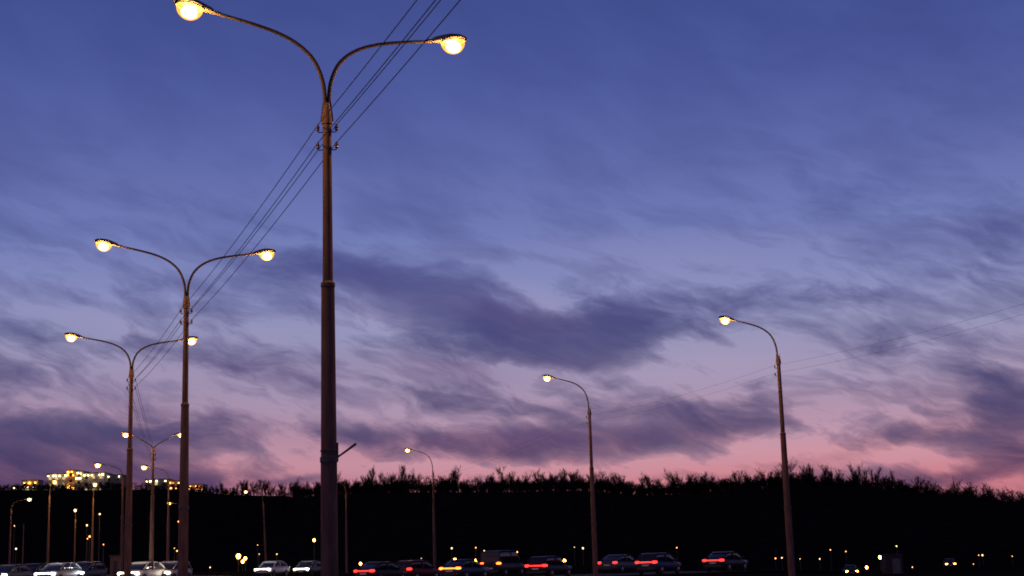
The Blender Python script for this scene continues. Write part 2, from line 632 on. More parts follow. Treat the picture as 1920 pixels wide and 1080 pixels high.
def luminaire_meshes():
    if 'lum' in ME:
        return ME['lum']
    # cast housing: a flat tapered shell seen from below, spigot at x = 0
    secs = [(-0.10, 0.045, 0.045, 0.0), (0.02, 0.05, 0.05, 0.0), (0.08, 0.085, 0.075, 0.012), (0.22, 0.115, 0.10, 0.022),
            (0.40, 0.20, 0.115, 0.03), (0.58, 0.19, 0.10, 0.03), (0.72, 0.12, 0.07, 0.025), (0.78, 0.05, 0.03, 0.02)]
    rings = []
    for x, w, h, c in secs:
        ring = []
        for k in range(14):
            a = 2 * math.pi * k / 14
            zz = math.sin(a) * h
            if zz < 0:
                zz *= 0.45
            ring.append((x, math.cos(a) * w, c + zz))
        rings.append(ring)
    housing = MB().quad_ring(rings).mesh('luminaire', True)
    rings = []
    for k in range(9):
        a = math.pi / 2 * k / 8 * 1.0
        rr, zz = math.cos(a), -math.sin(a)
        rings.append([(0.47 + 0.25 * max(rr, 0.02) * math.cos(2 * math.pi * j / 18), 0.20 * max(rr, 0.02) * math.sin(2 * math.pi * j / 18), -0.015 + 0.25 * zz)
                      for j in range(18)])
    bowl = MB().quad_ring(rings).mesh('bowl', True)
    rim = MB()
    path = [(0.47 + 0.258 * math.cos(2 * math.pi * j / 24), 0.207 * math.sin(2 * math.pi * j / 24), -0.012) for j in range(25)]
    rim.tube(path, 0.012, 6)
    tube = MB().lathe([(0.115 * math.sin(math.pi * k / 8) + 0.002, -0.15 * math.cos(math.pi * k / 8)) for k in range(9)], 8)
    tube.v = [(0.47 + z, y, -0.125 - x) for x, y, z in tube.v]
    ME['lum'] = (housing, bowl, rim.mesh('rim', True), tube.mesh('bulb', True))
    return ME['lum']


def pole_meshes():
    if 'pole' in ME:
        return ME['pole']
    low = MB().lathe([(0.21, -0.3), (0.21, 0.02), (0.165, 0.05), (0.158, 0.6), (0.150, 3.35)], 24).mesh('lower_section', True)
    band = MB().lathe([(0.150, 3.30), (0.164, 3.305), (0.164, 3.40), (0.148, 3.405)], 24).mesh('band', False)
    mid = MB().lathe([(0.146, 3.35), (0.124, 6.62)], 24).mesh('middle_section', True)
    col = MB().lathe([(0.122, 6.55), (0.134, 6.555), (0.134, 6.62), (0.10, 6.66)], 24).mesh('collar', False)
    up = MB().lathe([(0.097, 6.6), (0.083, 9.86)], 24).mesh('upper_section', True)
    sl = MB()
    sl.lathe([(0.086, 9.70), (0.100, 9.705), (0.100, 9.78), (0.066, 10.06), (0.052, 10.12)], 20)
    sleeve = sl.mesh('bracket_sleeve', True)
    fin = MB()
    for s in (-1, 1):
        b = len(fin.v)
        for yy in (-0.006, 0.006):
            fin.v += [(s * 0.098, yy, 9.76), (s * 0.125, yy, 9.77), (s * 0.072, yy, 10.22), (s * 0.06, yy, 10.22)]
        fin.f += [tuple(b + i for i in q) for q in ((0, 1, 2, 3), (7, 6, 5, 4), (0, 4, 5, 1), (1, 5, 6, 2), (2, 6, 7, 3), (3, 7, 4, 0))]
    hatch = MB().box(-0.055, 0.055, -0.172, -0.14, 0.55, 0.95).mesh('access_hatch')
    ME['pole'] = (low, band, mid, col, up, sleeve, fin.mesh('gusset'), hatch)
    return ME['pole']


def insulator_meshes():
    if 'ins' in ME:
        return ME['ins']
    hook = MB().tube([(0.07, 0, 0), (0.15, 0, -0.004), (0.175, 0, 0.006), (0.178, 0, 0.04), (0.178, 0, 0.10)], 0.011, 8).mesh('insulator_hook', True)
    cap = MB().lathe([(0.012, 0.03), (0.034, 0.032), (0.036, 0.05), (0.026, 0.068), (0.036, 0.078), (0.038, 0.10), (0.024, 0.115), (0.026, 0.135), (0.016, 0.15), (0.002, 0.153)],
                     14, (0.178, 0, 0)).mesh('insulator', True)
    ME['ins'] = (hook, cap)
    return ME['ins']


LAMPS = []


def street_lamp(label, base, angle, heads=(1, -1), reach=2.16, rise=1.64, v=False, lean=0.0, insul=(1, -1), group=None, hscale=1.0, detail=True, head=1.0):
    """angle: direction of the first arm, seen from above, degrees from +X"""
    root = empty('street_lamp', base)
    root.rotation_euler = (0, lean, 0)
    tag(root, label, 'street lamp', group)
    low, band, mid, col, up, sleeve, fin, hatch = pole_meshes()
    parts = [('lower_section', low, M_pole), ('middle_section', mid, M_pole), ('collar', col, M_pole), ('upper_section', up, M_pole)]
    if detail:
        parts += [('band', band, M_iron), ('bracket_sleeve', sleeve, M_pole), ('gusset', fin, M_iron), ('access_hatch', hatch, M_pole)]
    else:
        parts += [('bracket_sleeve', sleeve, M_pole)]
    for nm, me, mt in parts:
        link_mesh(nm, me, mt, root)
    key = ('v' if v else 'a') + '%.2f_%.2f' % (reach, rise)
    amesh = v_arm_mesh(key, reach, rise) if v else arm_mesh(key, reach, rise)
    tilt = -R(10) if v else -R(8)
    housing, bowl, rim, tube = luminaire_meshes()
    for h in heads:
        ang = R(angle) + (0 if h > 0 else math.pi)
        a = link_mesh('arm', amesh, M_arm, root)
        a.location = (0, 0, 10.0)
        a.rotation_euler = (0, 0, ang)
        l = link_mesh('luminaire', housing, M_housing, root)
        l.location = (math.cos(ang) * reach, math.sin(ang) * reach, 10.0 + rise)
        l.rotation_euler = (0, tilt, ang)
        l.scale = (head, head, head)
        link_mesh('bowl', bowl, M_bowl, l)
        link_mesh('bulb', tube, M_bulb, l)
        if detail:
            link_mesh('rim', rim, M_housing, l)
    hook, cap = insulator_meshes()
    for s in insul:
        for zz in (9.55, 9.20):
            k = link_mesh('insulator_hook', hook, M_iron, root)
            k.location = (0, 0, zz)
            k.rotation_euler = (0, 0, 0 if s > 0 else math.pi)
            link_mesh('insulator', cap, M_ceramic, k)
    if hscale != 1.0:
        root.scale = (hscale, hscale, hscale)
    LAMPS.append(root)
    return root


def lamp_base(px, py, H=10.0):
    p = at_height(px, py, H)
    return (p.x, p.y, 0.0)


G_MED = 'double-arm lamps along the median'
G_SIDE = 'single-arm lamps along the right side of the avenue'
G_FAR = 'small far street lamps on the left'
B1, B2, B3, B4 = lamp_base(613, 205), lamp_base(349.5, 562), lamp_base(246.5, 697), lamp_base(287.5, 842)
lamp1 = street_lamp('tallest, nearest double-arm street lamp, with a short angled flag rod on its pole', B1, 25, group=G_MED)
street_lamp('second double-arm street lamp, left of the tallest one, both lamps lit', B2, 24, group=G_MED)
street_lamp('third double-arm street lamp, leftmost of the big ones, right lamp behind the next pole', B3, 22, reach=2.1, rise=1.45, group=G_MED)
street_lamp('small lamp with two straight arms in a V, between the two left big poles', B4, 20, reach=1.48, rise=1.02, v=True, group=G_MED, detail=False)
LA, LB, LC, LD, LE = lamp_base(1459, 672), lamp_base(1105, 770), lamp_base(812, 886), lamp_base(649, 925), lamp_base(500, 943)
street_lamp('largest single-arm street lamp at right, lit amber down its left side', LA, 202, (1,), rise=1.66, insul=(-1,), group=G_SIDE)
street_lamp('single-arm street lamp standing before the middle of the black wooded ridge', LB, 200, (1,), rise=1.92, insul=(-1,), group=G_SIDE)
street_lamp('single-arm street lamp right of the tallest pole, its lamp just above the treetops', LC, 186, (1,), reach=2.0, rise=2.25, group=G_SIDE, detail=False)
street_lamp('thin single-arm street lamp close behind the right edge of the tallest pole', LD, 184, (1,), reach=1.6, rise=1.5, group=G_SIDE, detail=False)
street_lamp('thin leaning single-arm street lamp left of the tallest pole, lamp before bare trees', LE, 182, (1,), reach=1.9, rise=1.75, lean=-0.045, group=G_SIDE, detail=False)

# flag rod on the nearest pole
fh = MB().tube([(0.15, 0, 3.36), (0.165, 0, 3.40), (0.30, -0.01, 3.49), (0.50, -0.02, 3.63)], [0.016, 0.018, 0.02, 0.026], 8)
fh.tube([(0.158, 0, 3.32), (0.158, 0, 3.66)], 0.018, 6)
rod = fh.build('flag_rod', M_iron, lamp1, True)
MB().lathe([(0.149, 3.50), (0.157, 3.503), (0.157, 3.53), (0.149, 3.533)], 24).build('clamp_ring', M_iron, lamp1)

# smaller lamps far off to the left: (lamp x, lamp y, arm direction, label)
FAR = [(186, 876, 228, 185, 'small far lamp left of the third big pole, its lamp above the lit blocks'),
       (273, 880, 291, 190, 'small far lamp shining just left of the V-armed lamp post'),
       (319, 946, 343, 185, 'small far lamp low between the V-armed post and second big pole'),
       (102, 907, 97, -60, 'far lamp shining before the left part of the lit apartment blocks'),
       (178, 912, 170, -70, 'far lamp shining before the right part of the lit apartment blocks'),
       (53, 939, 18, 5, 'far lamp near the left picture edge, arm to the right of its pole'),
       (141, 959, 138, -75, 'low far lamp right below the tall golden tower block')]
for lx, ly, px, ang, label in FAR:
    q = at_height(lx, ly, 11.3)
    a = R(ang)
    base = (q.x - math.cos(a) * 2.3, q.y - math.sin(a) * 2.3)
    street_lamp(label, (base[0], base[1], 0.0), ang, (1,), reach=1.85, rise=1.5, insul=(), group=G_FAR, detail=False, head=1.25)


# ------------------------------------------------------------------ overhead wires
def wire(label, pts, sag, rad, group):
    path = []
    for p, q in zip(pts, pts[1:]):
        p, q = Vector(p), Vector(q)
        for k in range(18):
            t = k / 18
            c = p.lerp(q, t)
            c.z -= sag * 4 * t * (1 - t)
            path.append(c)
    path.append(Vector(pts[-1]))
    o = MB().tube(path, rad, 6).build('overhead_wire', M_wire, None, True)
    tag(o, label, 'wire', group)
    return o


med = [Vector((B1[0] * 2 - B2[0], B1[1] * 2 - B2[1], 0)), Vector(B1), Vector(B2), Vector(B3), Vector(B4)]
for dx, zz, nm in ((-0.178, 9.69, 'upper left wire of the four strung along the tall double-arm lamps'),
                   (0.178, 9.69, 'upper right wire of the four strung along the tall double-arm lamps'),
                   (-0.178, 9.34, 'lower left wire of the four strung along the tall double-arm lamps'),
                   (0.178, 9.34, 'lower right wire of the four strung along the tall double-arm lamps')):
    wire(nm, [p + Vector((dx, 0, zz)) for p in med], 0.14, 0.0085, 'wires along the median lamps')
side = [Vector((LA[0] * 2 - LB[0], LA[1] * 2 - LB[1], 0)), Vector(LA), Vector(LB), Vector(LC)]
for dx, zz, nm in ((-0.178, 9.69, 'upper of the faint wires running right from the largest single-arm lamp'),
                   (-0.178, 9.34, 'lower of the faint wires running right from the largest single-arm lamp')):
    wire(nm, [p + Vector((dx, 0, zz)) for p in side], 0.25, 0.0036, 'wires along the single-arm lamps')


# ------------------------------------------------------------------ apartment blocks on the left hill
M_render = material('pale_rendered_wall', (0.50, 0.44, 0.28), 0.9, 0, 0.2, 0.4)
M_tan = material('tan_rendered_wall', (0.42, 0.32, 0.20), 0.9, 0, 0.15, 0.4)
M_darkwall = material('grey_brick_wall', (0.13, 0.115, 0.105), 0.9, 0, 0.25, 0.6)
M_roof = material('felt_roof', (0.05, 0.05, 0.055), 0.9, 0, 0.2, 1.0)
M_pane = material('dark_window_pane', (0.02, 0.022, 0.03), 0.12, 0, 0.1, 2.0)
M_frame = material('window_frame', (0.30, 0.29, 0.27), 0.6, 0, 0.1, 2.0)
M_litpane = material('lit_window_pane', (0.5, 0.4, 0.25), 0.4, 0, 0.1, 2.0, emit=(1.0, 0.74, 0.34), power=0.55)
M_flood = material('white_floodlight', (0.7, 0.7, 0.65), 0.3, 0, 0.05, 2.0, emit=(1.0, 0.80, 0.38), power=11.0)
M_gold = material('golden_floodlight', (0.7, 0.5, 0.2), 0.3, 0, 0.05, 2.0, emit=(1.0, 0.40, 0.03), power=16.0)
M_orangelit = material('orange_floodlight', (0.7, 0.4, 0.2), 0.3, 0, 0.05, 2.0, emit=(1.0, 0.36, 0.08), power=9.0)

BD = 700.0
PXM = BD / F_PX


def shared_box(key, name, dims):
    if key not in ME:
        a, b, c = dims
        ME[key] = MB().box(-a / 2, a / 2, -b / 2, b / 2, -c / 2, c / 2).mesh(name)
    return ME[key]


def block(label, x0, x1, ytop, wall, seed, depth=14.0, dist=BD, lamps='white', lamp_step=2.6, lamp_rows=(0.7,), parapet=True, extra=(), lit=0.12, drop=18.0, group='lit blocks on the left hill'):
    rnd = random.Random(seed)
    k = dist / BD
    pl, pr = at_depth(x0, ytop, dist), at_depth(x1, ytop, dist)
    w = pr.x - pl.x
    top = (pl.z + pr.z) / 2
    root = empty('apartment_block', ((pl.x + pr.x) / 2, dist, top - drop))
    tag(root, label, 'building', group)
    MB().box(-w / 2, w / 2, 0, depth, -14, drop).build('wall', wall, root)
    if parapet:
        MB().box(-w / 2 - 0.15, w / 2 + 0.15, -0.15, depth + 0.15, drop + 0.003, drop + 0.35).build('roof', M_roof, root)
    cols = max(1, int(w / 3.0))
    wm = shared_box('win', 'window', (1.5, 0.10, 1.5))
    pm = shared_box('pane', 'pane', (1.3, 0.04, 1.3))
    for c in range(cols):
        for r in range(4):
            x = -w / 2 + (c + 0.5) * w / cols
            z = drop - 2.1 - r * 3.0
            f = link_mesh('window', wm, M_frame, root)
            f.location = (x, -0.03, z)
            p = link_mesh('pane', pm, M_litpane if rnd.random() < lit else M_pane, f)
            p.location = (0, -0.045, 0)
    fm = shared_box('flood', 'floodlight', (0.62, 0.34, 0.5))
    mat = {'white': M_flood, 'gold': M_gold, 'orange': M_orangelit}[lamps]
    n = max(1, int(w / lamp_step))
    for dz in lamp_rows:
        for i in range(n):
            if rnd.random() < 0.14 and n > 2:
                continue
            o = link_mesh('floodlight', fm, mat, root)
            o.location = (-w / 2 + (i + 0.5 + rnd.uniform(-0.28, 0.28)) * w / n, -0.75, drop - dz - rnd.uniform(0, 0.3))
            s = rnd.uniform(0.65, 1.25)
            o.scale = (s, 1, s)
    for (ex, ez, sc, kind) in extra:
        o = link_mesh('floodlight', fm, {'white': M_flood, 'gold': M_gold, 'orange': M_orangelit}[kind], root)
        o.location = (ex * w, -0.9, drop - ez)
        o.scale = (sc, 1, sc)
    return root


block('low block at far left with a small golden-lit penthouse on top', 20, 70, 911, M_darkwall, 1, lamps='white', lamp_step=2.4)
block('small golden-lit penthouse on the low far-left block', 41, 72, 901, M_tan, 2, 8.0, BD + 8, lamps='gold', lamp_step=2.6, lamp_rows=(1.0,), drop=10)
block('lit block just left of the golden tower', 88, 126, 889, M_render, 3, lamp_step=1.9, lamp_rows=(0.7,), lit=0.7, extra=((-0.3, 8.6, 0.9, 'white'), (-0.1, 9.0, 0.8, 'white'), (0.3, 8.7, 0.9, 'white')))  # low floodlights added and most panes lit to brighten the facade
block('tall golden-lit tower block, highest of the hilltop buildings', 125, 141, 882, M_tan, 4, 12.0, BD - 3, lamps='gold', lamp_step=1.6, lamp_rows=(0.6, 2.2), lit=0.0,
      extra=((-0.30, 8.6, 1.7, 'gold'), (0.0, 8.8, 1.9, 'gold'), (0.3, 8.6, 1.7, 'gold'), (0.0, 7.4, 1.2, 'gold')))
block('narrow pale block with lit stair windows, joined to the golden tower', 142, 155, 884, M_render, 5, 12.0, BD - 1, lamp_step=1.5, lamp_rows=(0.8, 3.2), lit=0.5)
block('wide pale block right of the golden tower, white lights along its top', 156, 196, 887, M_render, 6, lamp_step=1.7, lamp_rows=(0.8,), lit=0.7, extra=((-0.1, 9.0, 1, 'white'), (0.35, 9.4, 1.1, 'white')))  # added low floodlights and many glowing panes lift the dark lower front
block('dark block with a few top lights, right of the wide pale one', 197, 229, 891, M_darkwall, 7, 16.0, BD + 6, lamp_step=2.9)
block('low dark wing with a row of lights below the hilltop blocks', 60, 124, 917, M_darkwall, 8, 8.0, BD - 24, lamp_step=2.6, drop=12)
block('small lit block left of the second big pole, white lights on top', 272, 314, 899, M_darkwall, 9, lamp_step=1.9)
block('tan-lit block touching the left edge of the second big pole', 316, 341, 902, M_tan, 10, 12.0, BD + 4, lamps='orange', lamp_step=2.0, lamp_rows=(0.8, 3.4), lit=0.3)
block('low orange-lit block right of the second big pole', 354, 381, 909, M_tan, 11, 10.0, BD, lamps='orange', lamp_step=1.3, lamp_rows=(0.7, 2.0), drop=12)
block('small house with a bright yellow front among the trees', 412, 434, 925, M_tan, 12, 8.0, BD - 20, lamps='gold', lamp_step=1.7, lamp_rows=(0.9,), drop=8)
block('low row house with orange lights left of the tallest pole', 500, 533, 931, M_darkwall, 13, 8.0, 620.0, lamps='orange', lamp_step=1.4, drop=7)
block('low building with three white lights at the left picture edge', -14, 16, 927, M_darkwall, 14, 10.0, BD - 20, lamp_step=3.0, drop=10)
block('low lit building below the trees between third big pole and V-armed lamp', 262, 282, 917, M_darkwall, 15, 8.0, BD - 40, lamp_step=1.7, drop=6)
block('row of pale lit windows low in the trees below the golden tower', 98, 124, 946, M_darkwall, 16, 8.0, 640.0, lamp_step=1.6, drop=6)
block('long low building with small white lights left of the yellow-fronted house', 383, 411, 931, M_darkwall, 17, 8.0, BD - 30, lamp_step=1.8, drop=6)


block('low house with dim orange lights right of the yellow-fronted house', 441, 470, 933, M_darkwall, 18, 8.0, 640.0, lamps='orange', lamp_step=2.2, drop=6)
block('low shed with faint orange lights just left of the tallest pole', 548, 590, 936, M_darkwall, 19, 8.0, 660.0, lamps='orange', lamp_step=3.2, drop=6)


# ------------------------------------------------------------------ bare trees
def bare_tree_meshes(seed, height, spread, density=1.0, low=0.12, rmin=0.017, counts=(11, 6, 5, 4), segs=(4, 3, 3, 2, 2)):
    """trunk and crown of a leafless tree, crown of fine upswept twigs"""
    rnd = random.Random(seed)
    trunk, crown = MB(), MB()

    def seg(mb, a, b, ra, rb, n=3):
        d = (b - a)
        if d.length < 1e-5:
            return
        t = d.normalized()
        s = t.orthogonal().normalized()
        o = t.cross(s)
        base = len(mb.v)
        for p, r in ((a, ra), (b, rb)):
            for k in range(n):
                an = 2 * math.pi * k / n
                mb.v.append(tuple(p + (s * math.cos(an) + o * math.sin(an)) * r))
        for k in range(n):
            k2 = (k + 1) % n
            mb.f.append((base + k, base + k2, base + n + k2, base + n + k))

    def grow(p, d, length, rad, level):
        n = segs[level]
        pts = [p]
        q, dd = p.copy(), d.copy()
        for i in range(n):
            dd = (dd + Vector((rnd.uniform(-1, 1), rnd.uniform(-1, 1), rnd.uniform(-0.2, 0.7))) * 0.20).normalized()
            q = q + dd * length / n
            pts.append(q.copy())
        for i in range(n):
            ra = rad * (1 - 0.62 * i / n)
            rb = rad * (1 - 0.62 * (i + 1) / n)
            seg(trunk if level == 0 else crown, pts[i], pts[i + 1], ra, rb, 6 if level == 0 else 3)
        if level >= len(counts):
            return
        m = int(counts[level] * density + rnd.random())
        for i in range(m):
            u = rnd.uniform(low if level == 0 else 0.15, 1.0)
            k = min(n - 1, int(u * n))
            b = pts[k].lerp(pts[k + 1], u * n - k)
            ang = rnd.uniform(0, 2 * math.pi)
            out = Vector((math.cos(ang), math.sin(ang), 0)) * spread
            nd = ((pts[k + 1] - pts[k]).normalized() * 0.75 + out * rnd.uniform(0.4, 0.9) + Vector((0, 0, 0.42))).normalized()
            grow(b, nd, length * rnd.uniform(0.42, 0.62), max(rmin, rad * 0.42), level + 1)

    grow(Vector((0, 0, -0.4)), Vector((rnd.uniform(-0.08, 0.08), rnd.uniform(-0.08, 0.08), 1)).normalized(), height * 0.62, height * 0.017, 0)
    return trunk.mesh('trunk'), crown.mesh('crown')


TREES = [bare_tree_meshes(40 + i, 10.0, sp, de) for i, (sp, de) in enumerate(((0.6, 1.0), (0.75, 1.05), (0.45, 1.0), (0.85, 0.95), (0.5, 1.1), (0.7, 0.95), (0.4, 1.1), (0.8, 1.05)))]


def bare_tree(label, px, dist, height, idx, group, rz):
    t = (px - 960.0) / F_PX
    x, y = t * dist, dist
    root = empty('bare_tree', (x, y, ground_h(x, y)), rz)
    s = height / 10.0
    root.scale = (s * 1.05, s * 1.05, s)
    tag(root, label, 'tree', group)
    tr, cr = TREES[idx % len(TREES)]
    link_mesh('trunk', tr, M_bark, root)
    link_mesh('crown', cr, M_twig, root)
    return root


rt = random.Random(7)
SKYLINE = 'bare trees along the wooded skyline'
# trees that stand out of the skyline
for px, h, lab in ((1447, 11.0, 'tall bare tree touching the left side of the largest right lamp pole'),
                   (1502, 10.5, 'bare spreading tree just right of the largest right lamp pole'),
                   (1533, 10.8, 'second bare tree right of the largest right lamp pole'),
                   (1586, 11.5, 'dense tall bare tree right of the paired trees by the largest right pole'),
                   (1626, 11.2, 'round-crowned bare tree, highest at the right shoulder of the ridge'),
                   (1712, 9.5, 'clump-like bare tree where the ridge starts falling to the right'),
                   (748, 10.0, 'upright bare tree just left of the lamp right of the tallest pole'),
                   (684, 10.0, 'wide bare tree right of the tallest pole, above the flag rod'),
                   (445, 12.0, 'broad bare tree on the skyline behind the leaning lamp'),
                   (1840, 10.0, 'upright bare tree near the right picture edge on the ridge')):
    bare_tree(lab, px, 440, h, int(px), SKYLINE, rt.uniform(0, 6.28))
px = 545.0
while px < 1990:
    hh = rt.choice((rt.uniform(5.4, 6.6), rt.uniform(6.0, 7.4), rt.uniform(7.0, 8.4)))
    if 1430 < px < 1660:
        hh += 0.9
    bare_tree('bare leafless tree, one of the dense row on the black ridge', px, rt.uniform(430, 466), hh, rt.randrange(8), SKYLINE, rt.uniform(0, 6.28))
    px += rt.choice((rt.uniform(2.5, 6.0), rt.uniform(4.0, 9.0)))
for k in range(64):
    px = rt.uniform(-30, 545) if k < 30 else rt.uniform(385, 560)
    if 80 < px < 235:
        d, hh = rt.uniform(540, 620), rt.uniform(2.4, 3.6)
    elif px < 400:
        d, hh = rt.uniform(540, 620), rt.uniform(2.4, 4.2)
    else:
        d, hh = rt.uniform(560, 660), rt.uniform(4.0, 7.5)
    bare_tree('bare dark tree on the left hillside below the lit blocks', px, d, hh, rt.randrange(8), 'bare trees on the left hillside', rt.uniform(0, 6.28))


def forest_mass():
    """the black wood on the slope: nobody could count it"""
    rnd = random.Random(99)
    mb = MB()
    bases = []
    for i in range(5):
        tr, cr = bare_tree_meshes(200 + i, 10.0, 0.6, 1.0, 0.0, 0.05, (10, 4, 4), (2, 2, 1, 1))
        v = [tuple(p.co) for p in tr.vertices]
        f = [tuple(p.vertices) for p in tr.polygons]
        n = len(v)
        v += [tuple(p.co) for p in cr.vertices]
        f += [tuple(i2 + n for i2 in p.vertices) for p in cr.polygons]
        bases.append((v, f))
        bpy.data.meshes.remove(tr)
        bpy.data.meshes.remove(cr)
    V, F = [], []
    for k in range(2500):
        px = rnd.uniform(-80, 2010)
        t = (px - 960.0) / F_PX
        if px > 545:
            d = rnd.choice((rnd.uniform(350, 425), rnd.uniform(415, 436), rnd.uniform(415, 432), rnd.uniform(420, 445)))
            if k >= 1650:
                d = rnd.uniform(412, 430)
            s = rnd.uniform(0.18, 0.27) if k >= 1650 else rnd.uniform(0.46, 0.6) if k % 6 == 0 else rnd.uniform(0.26, 0.42)
        else:
            d = rnd.uniform(400, 630)
            s = rnd.uniform(0.16, 0.34)
        x, y = t * d, d
        z = ground_h(x, y)
        v, f = bases[rnd.randrange(5)]
        a = rnd.uniform(0, 6.28)
        wd = s * 1.15 if s > 0.47 else s * 2.0 if s > 0.27 else s * 3.4
        ca, sa = math.cos(a) * wd, math.sin(a) * wd
        n = len(V)
        V.extend((x + p[0] * ca - p[1] * sa, y + p[0] * sa + p[1] * ca, z + p[2] * s) for p in v)
        F.extend(tuple(i2 + n for i2 in q) for q in f)
    me = bpy.data.meshes.new('forest')
    me.from_pydata(V, [], F)
    me.update()
    o = link_mesh('forest', me, M_twig)
    tag(o, 'black leafless wood covering the slope below the skyline', 'forest', kind='stuff')


forest_mass()


# ------------------------------------------------------------------ cars
M_glass = material('car_glass', (0.015, 0.016, 0.02), 0.06, 0, 0.05, 3.0)
M_tyre = material('tyre_rubber', (0.02, 0.02, 0.02), 0.85, 0, 0.15, 8.0)
M_rim = material('wheel_alloy', (0.28, 0.28, 0.29), 0.35, 0.8, 0.1, 6.0)
M_trim = material('black_plastic_trim', (0.025, 0.025, 0.025), 0.6, 0, 0.1, 8.0)
M_plate = material('blank_plate', (0.6, 0.6, 0.58), 0.5, 0, 0.05, 6.0)
M_headwarm = material('warm_headlight', (0.9, 0.88, 0.8), 0.15, 0, 0.02, 4.0, emit=(1.0, 0.86, 0.62), power=130.0)
M_headcold = material('cold_headlight', (0.9, 0.9, 0.95), 0.15, 0, 0.02, 4.0, emit=(0.86, 0.93, 1.0), power=120.0)
M_headamber = material('amber_headlight', (0.9, 0.8, 0.6), 0.15, 0, 0.02, 4.0, emit=(1.0, 0.42, 0.06), power=80.0)
M_tail = material('red_tail_light', (0.4, 0.02, 0.02), 0.2, 0, 0.02, 4.0, emit=(1.0, 0.022, 0.016), power=5.0)
M_brake = material('bright_brake_light', (0.5, 0.05, 0.02), 0.2, 0, 0.02, 4.0, emit=(1.0, 0.11, 0.012), power=10.0)
M_offlamp = material('unlit_headlight_glass', (0.12, 0.12, 0.13), 0.2, 0, 0.02, 4.0)
M_offtail = material('unlit_tail_light', (0.10, 0.006, 0.006), 0.3, 0, 0.02, 4.0)


def paint(name, c):
    m = material(name, c, 0.55, 0.0, 0.04, 3.0, spec=0.15)
    m.node_tree.nodes['Principled BSDF'].inputs['Coat Weight'].default_value = 0.15
    return m


PAINT = {'white': paint('white_car_paint', (0.55, 0.55, 0.54)), 'silver': paint('silver_car_paint', (0.30, 0.30, 0.31)),
         'black': paint('black_car_paint', (0.018, 0.018, 0.02)), 'blue': paint('dark_blue_car_paint', (0.02, 0.03, 0.07)),
         'red': paint('dark_red_car_paint', (0.11, 0.015, 0.015)), 'grey': paint('grey_car_paint', (0.09, 0.09, 0.095))}


def superring(x, hw, z0, z1, n=16, e=3.2):
    """rounded rectangular cross-section of a car body"""
    cz, hz = (z0 + z1) / 2, (z1 - z0) / 2
    out = []
    for k in range(n):
        a = 2 * math.pi * (k + 0.5) / n
        c, s = math.cos(a), math.sin(a)
        out.append((x, math.copysign(abs(c) ** (2 / e), c) * hw, cz + math.copysign(abs(s) ** (2 / e), s) * hz))
    return out


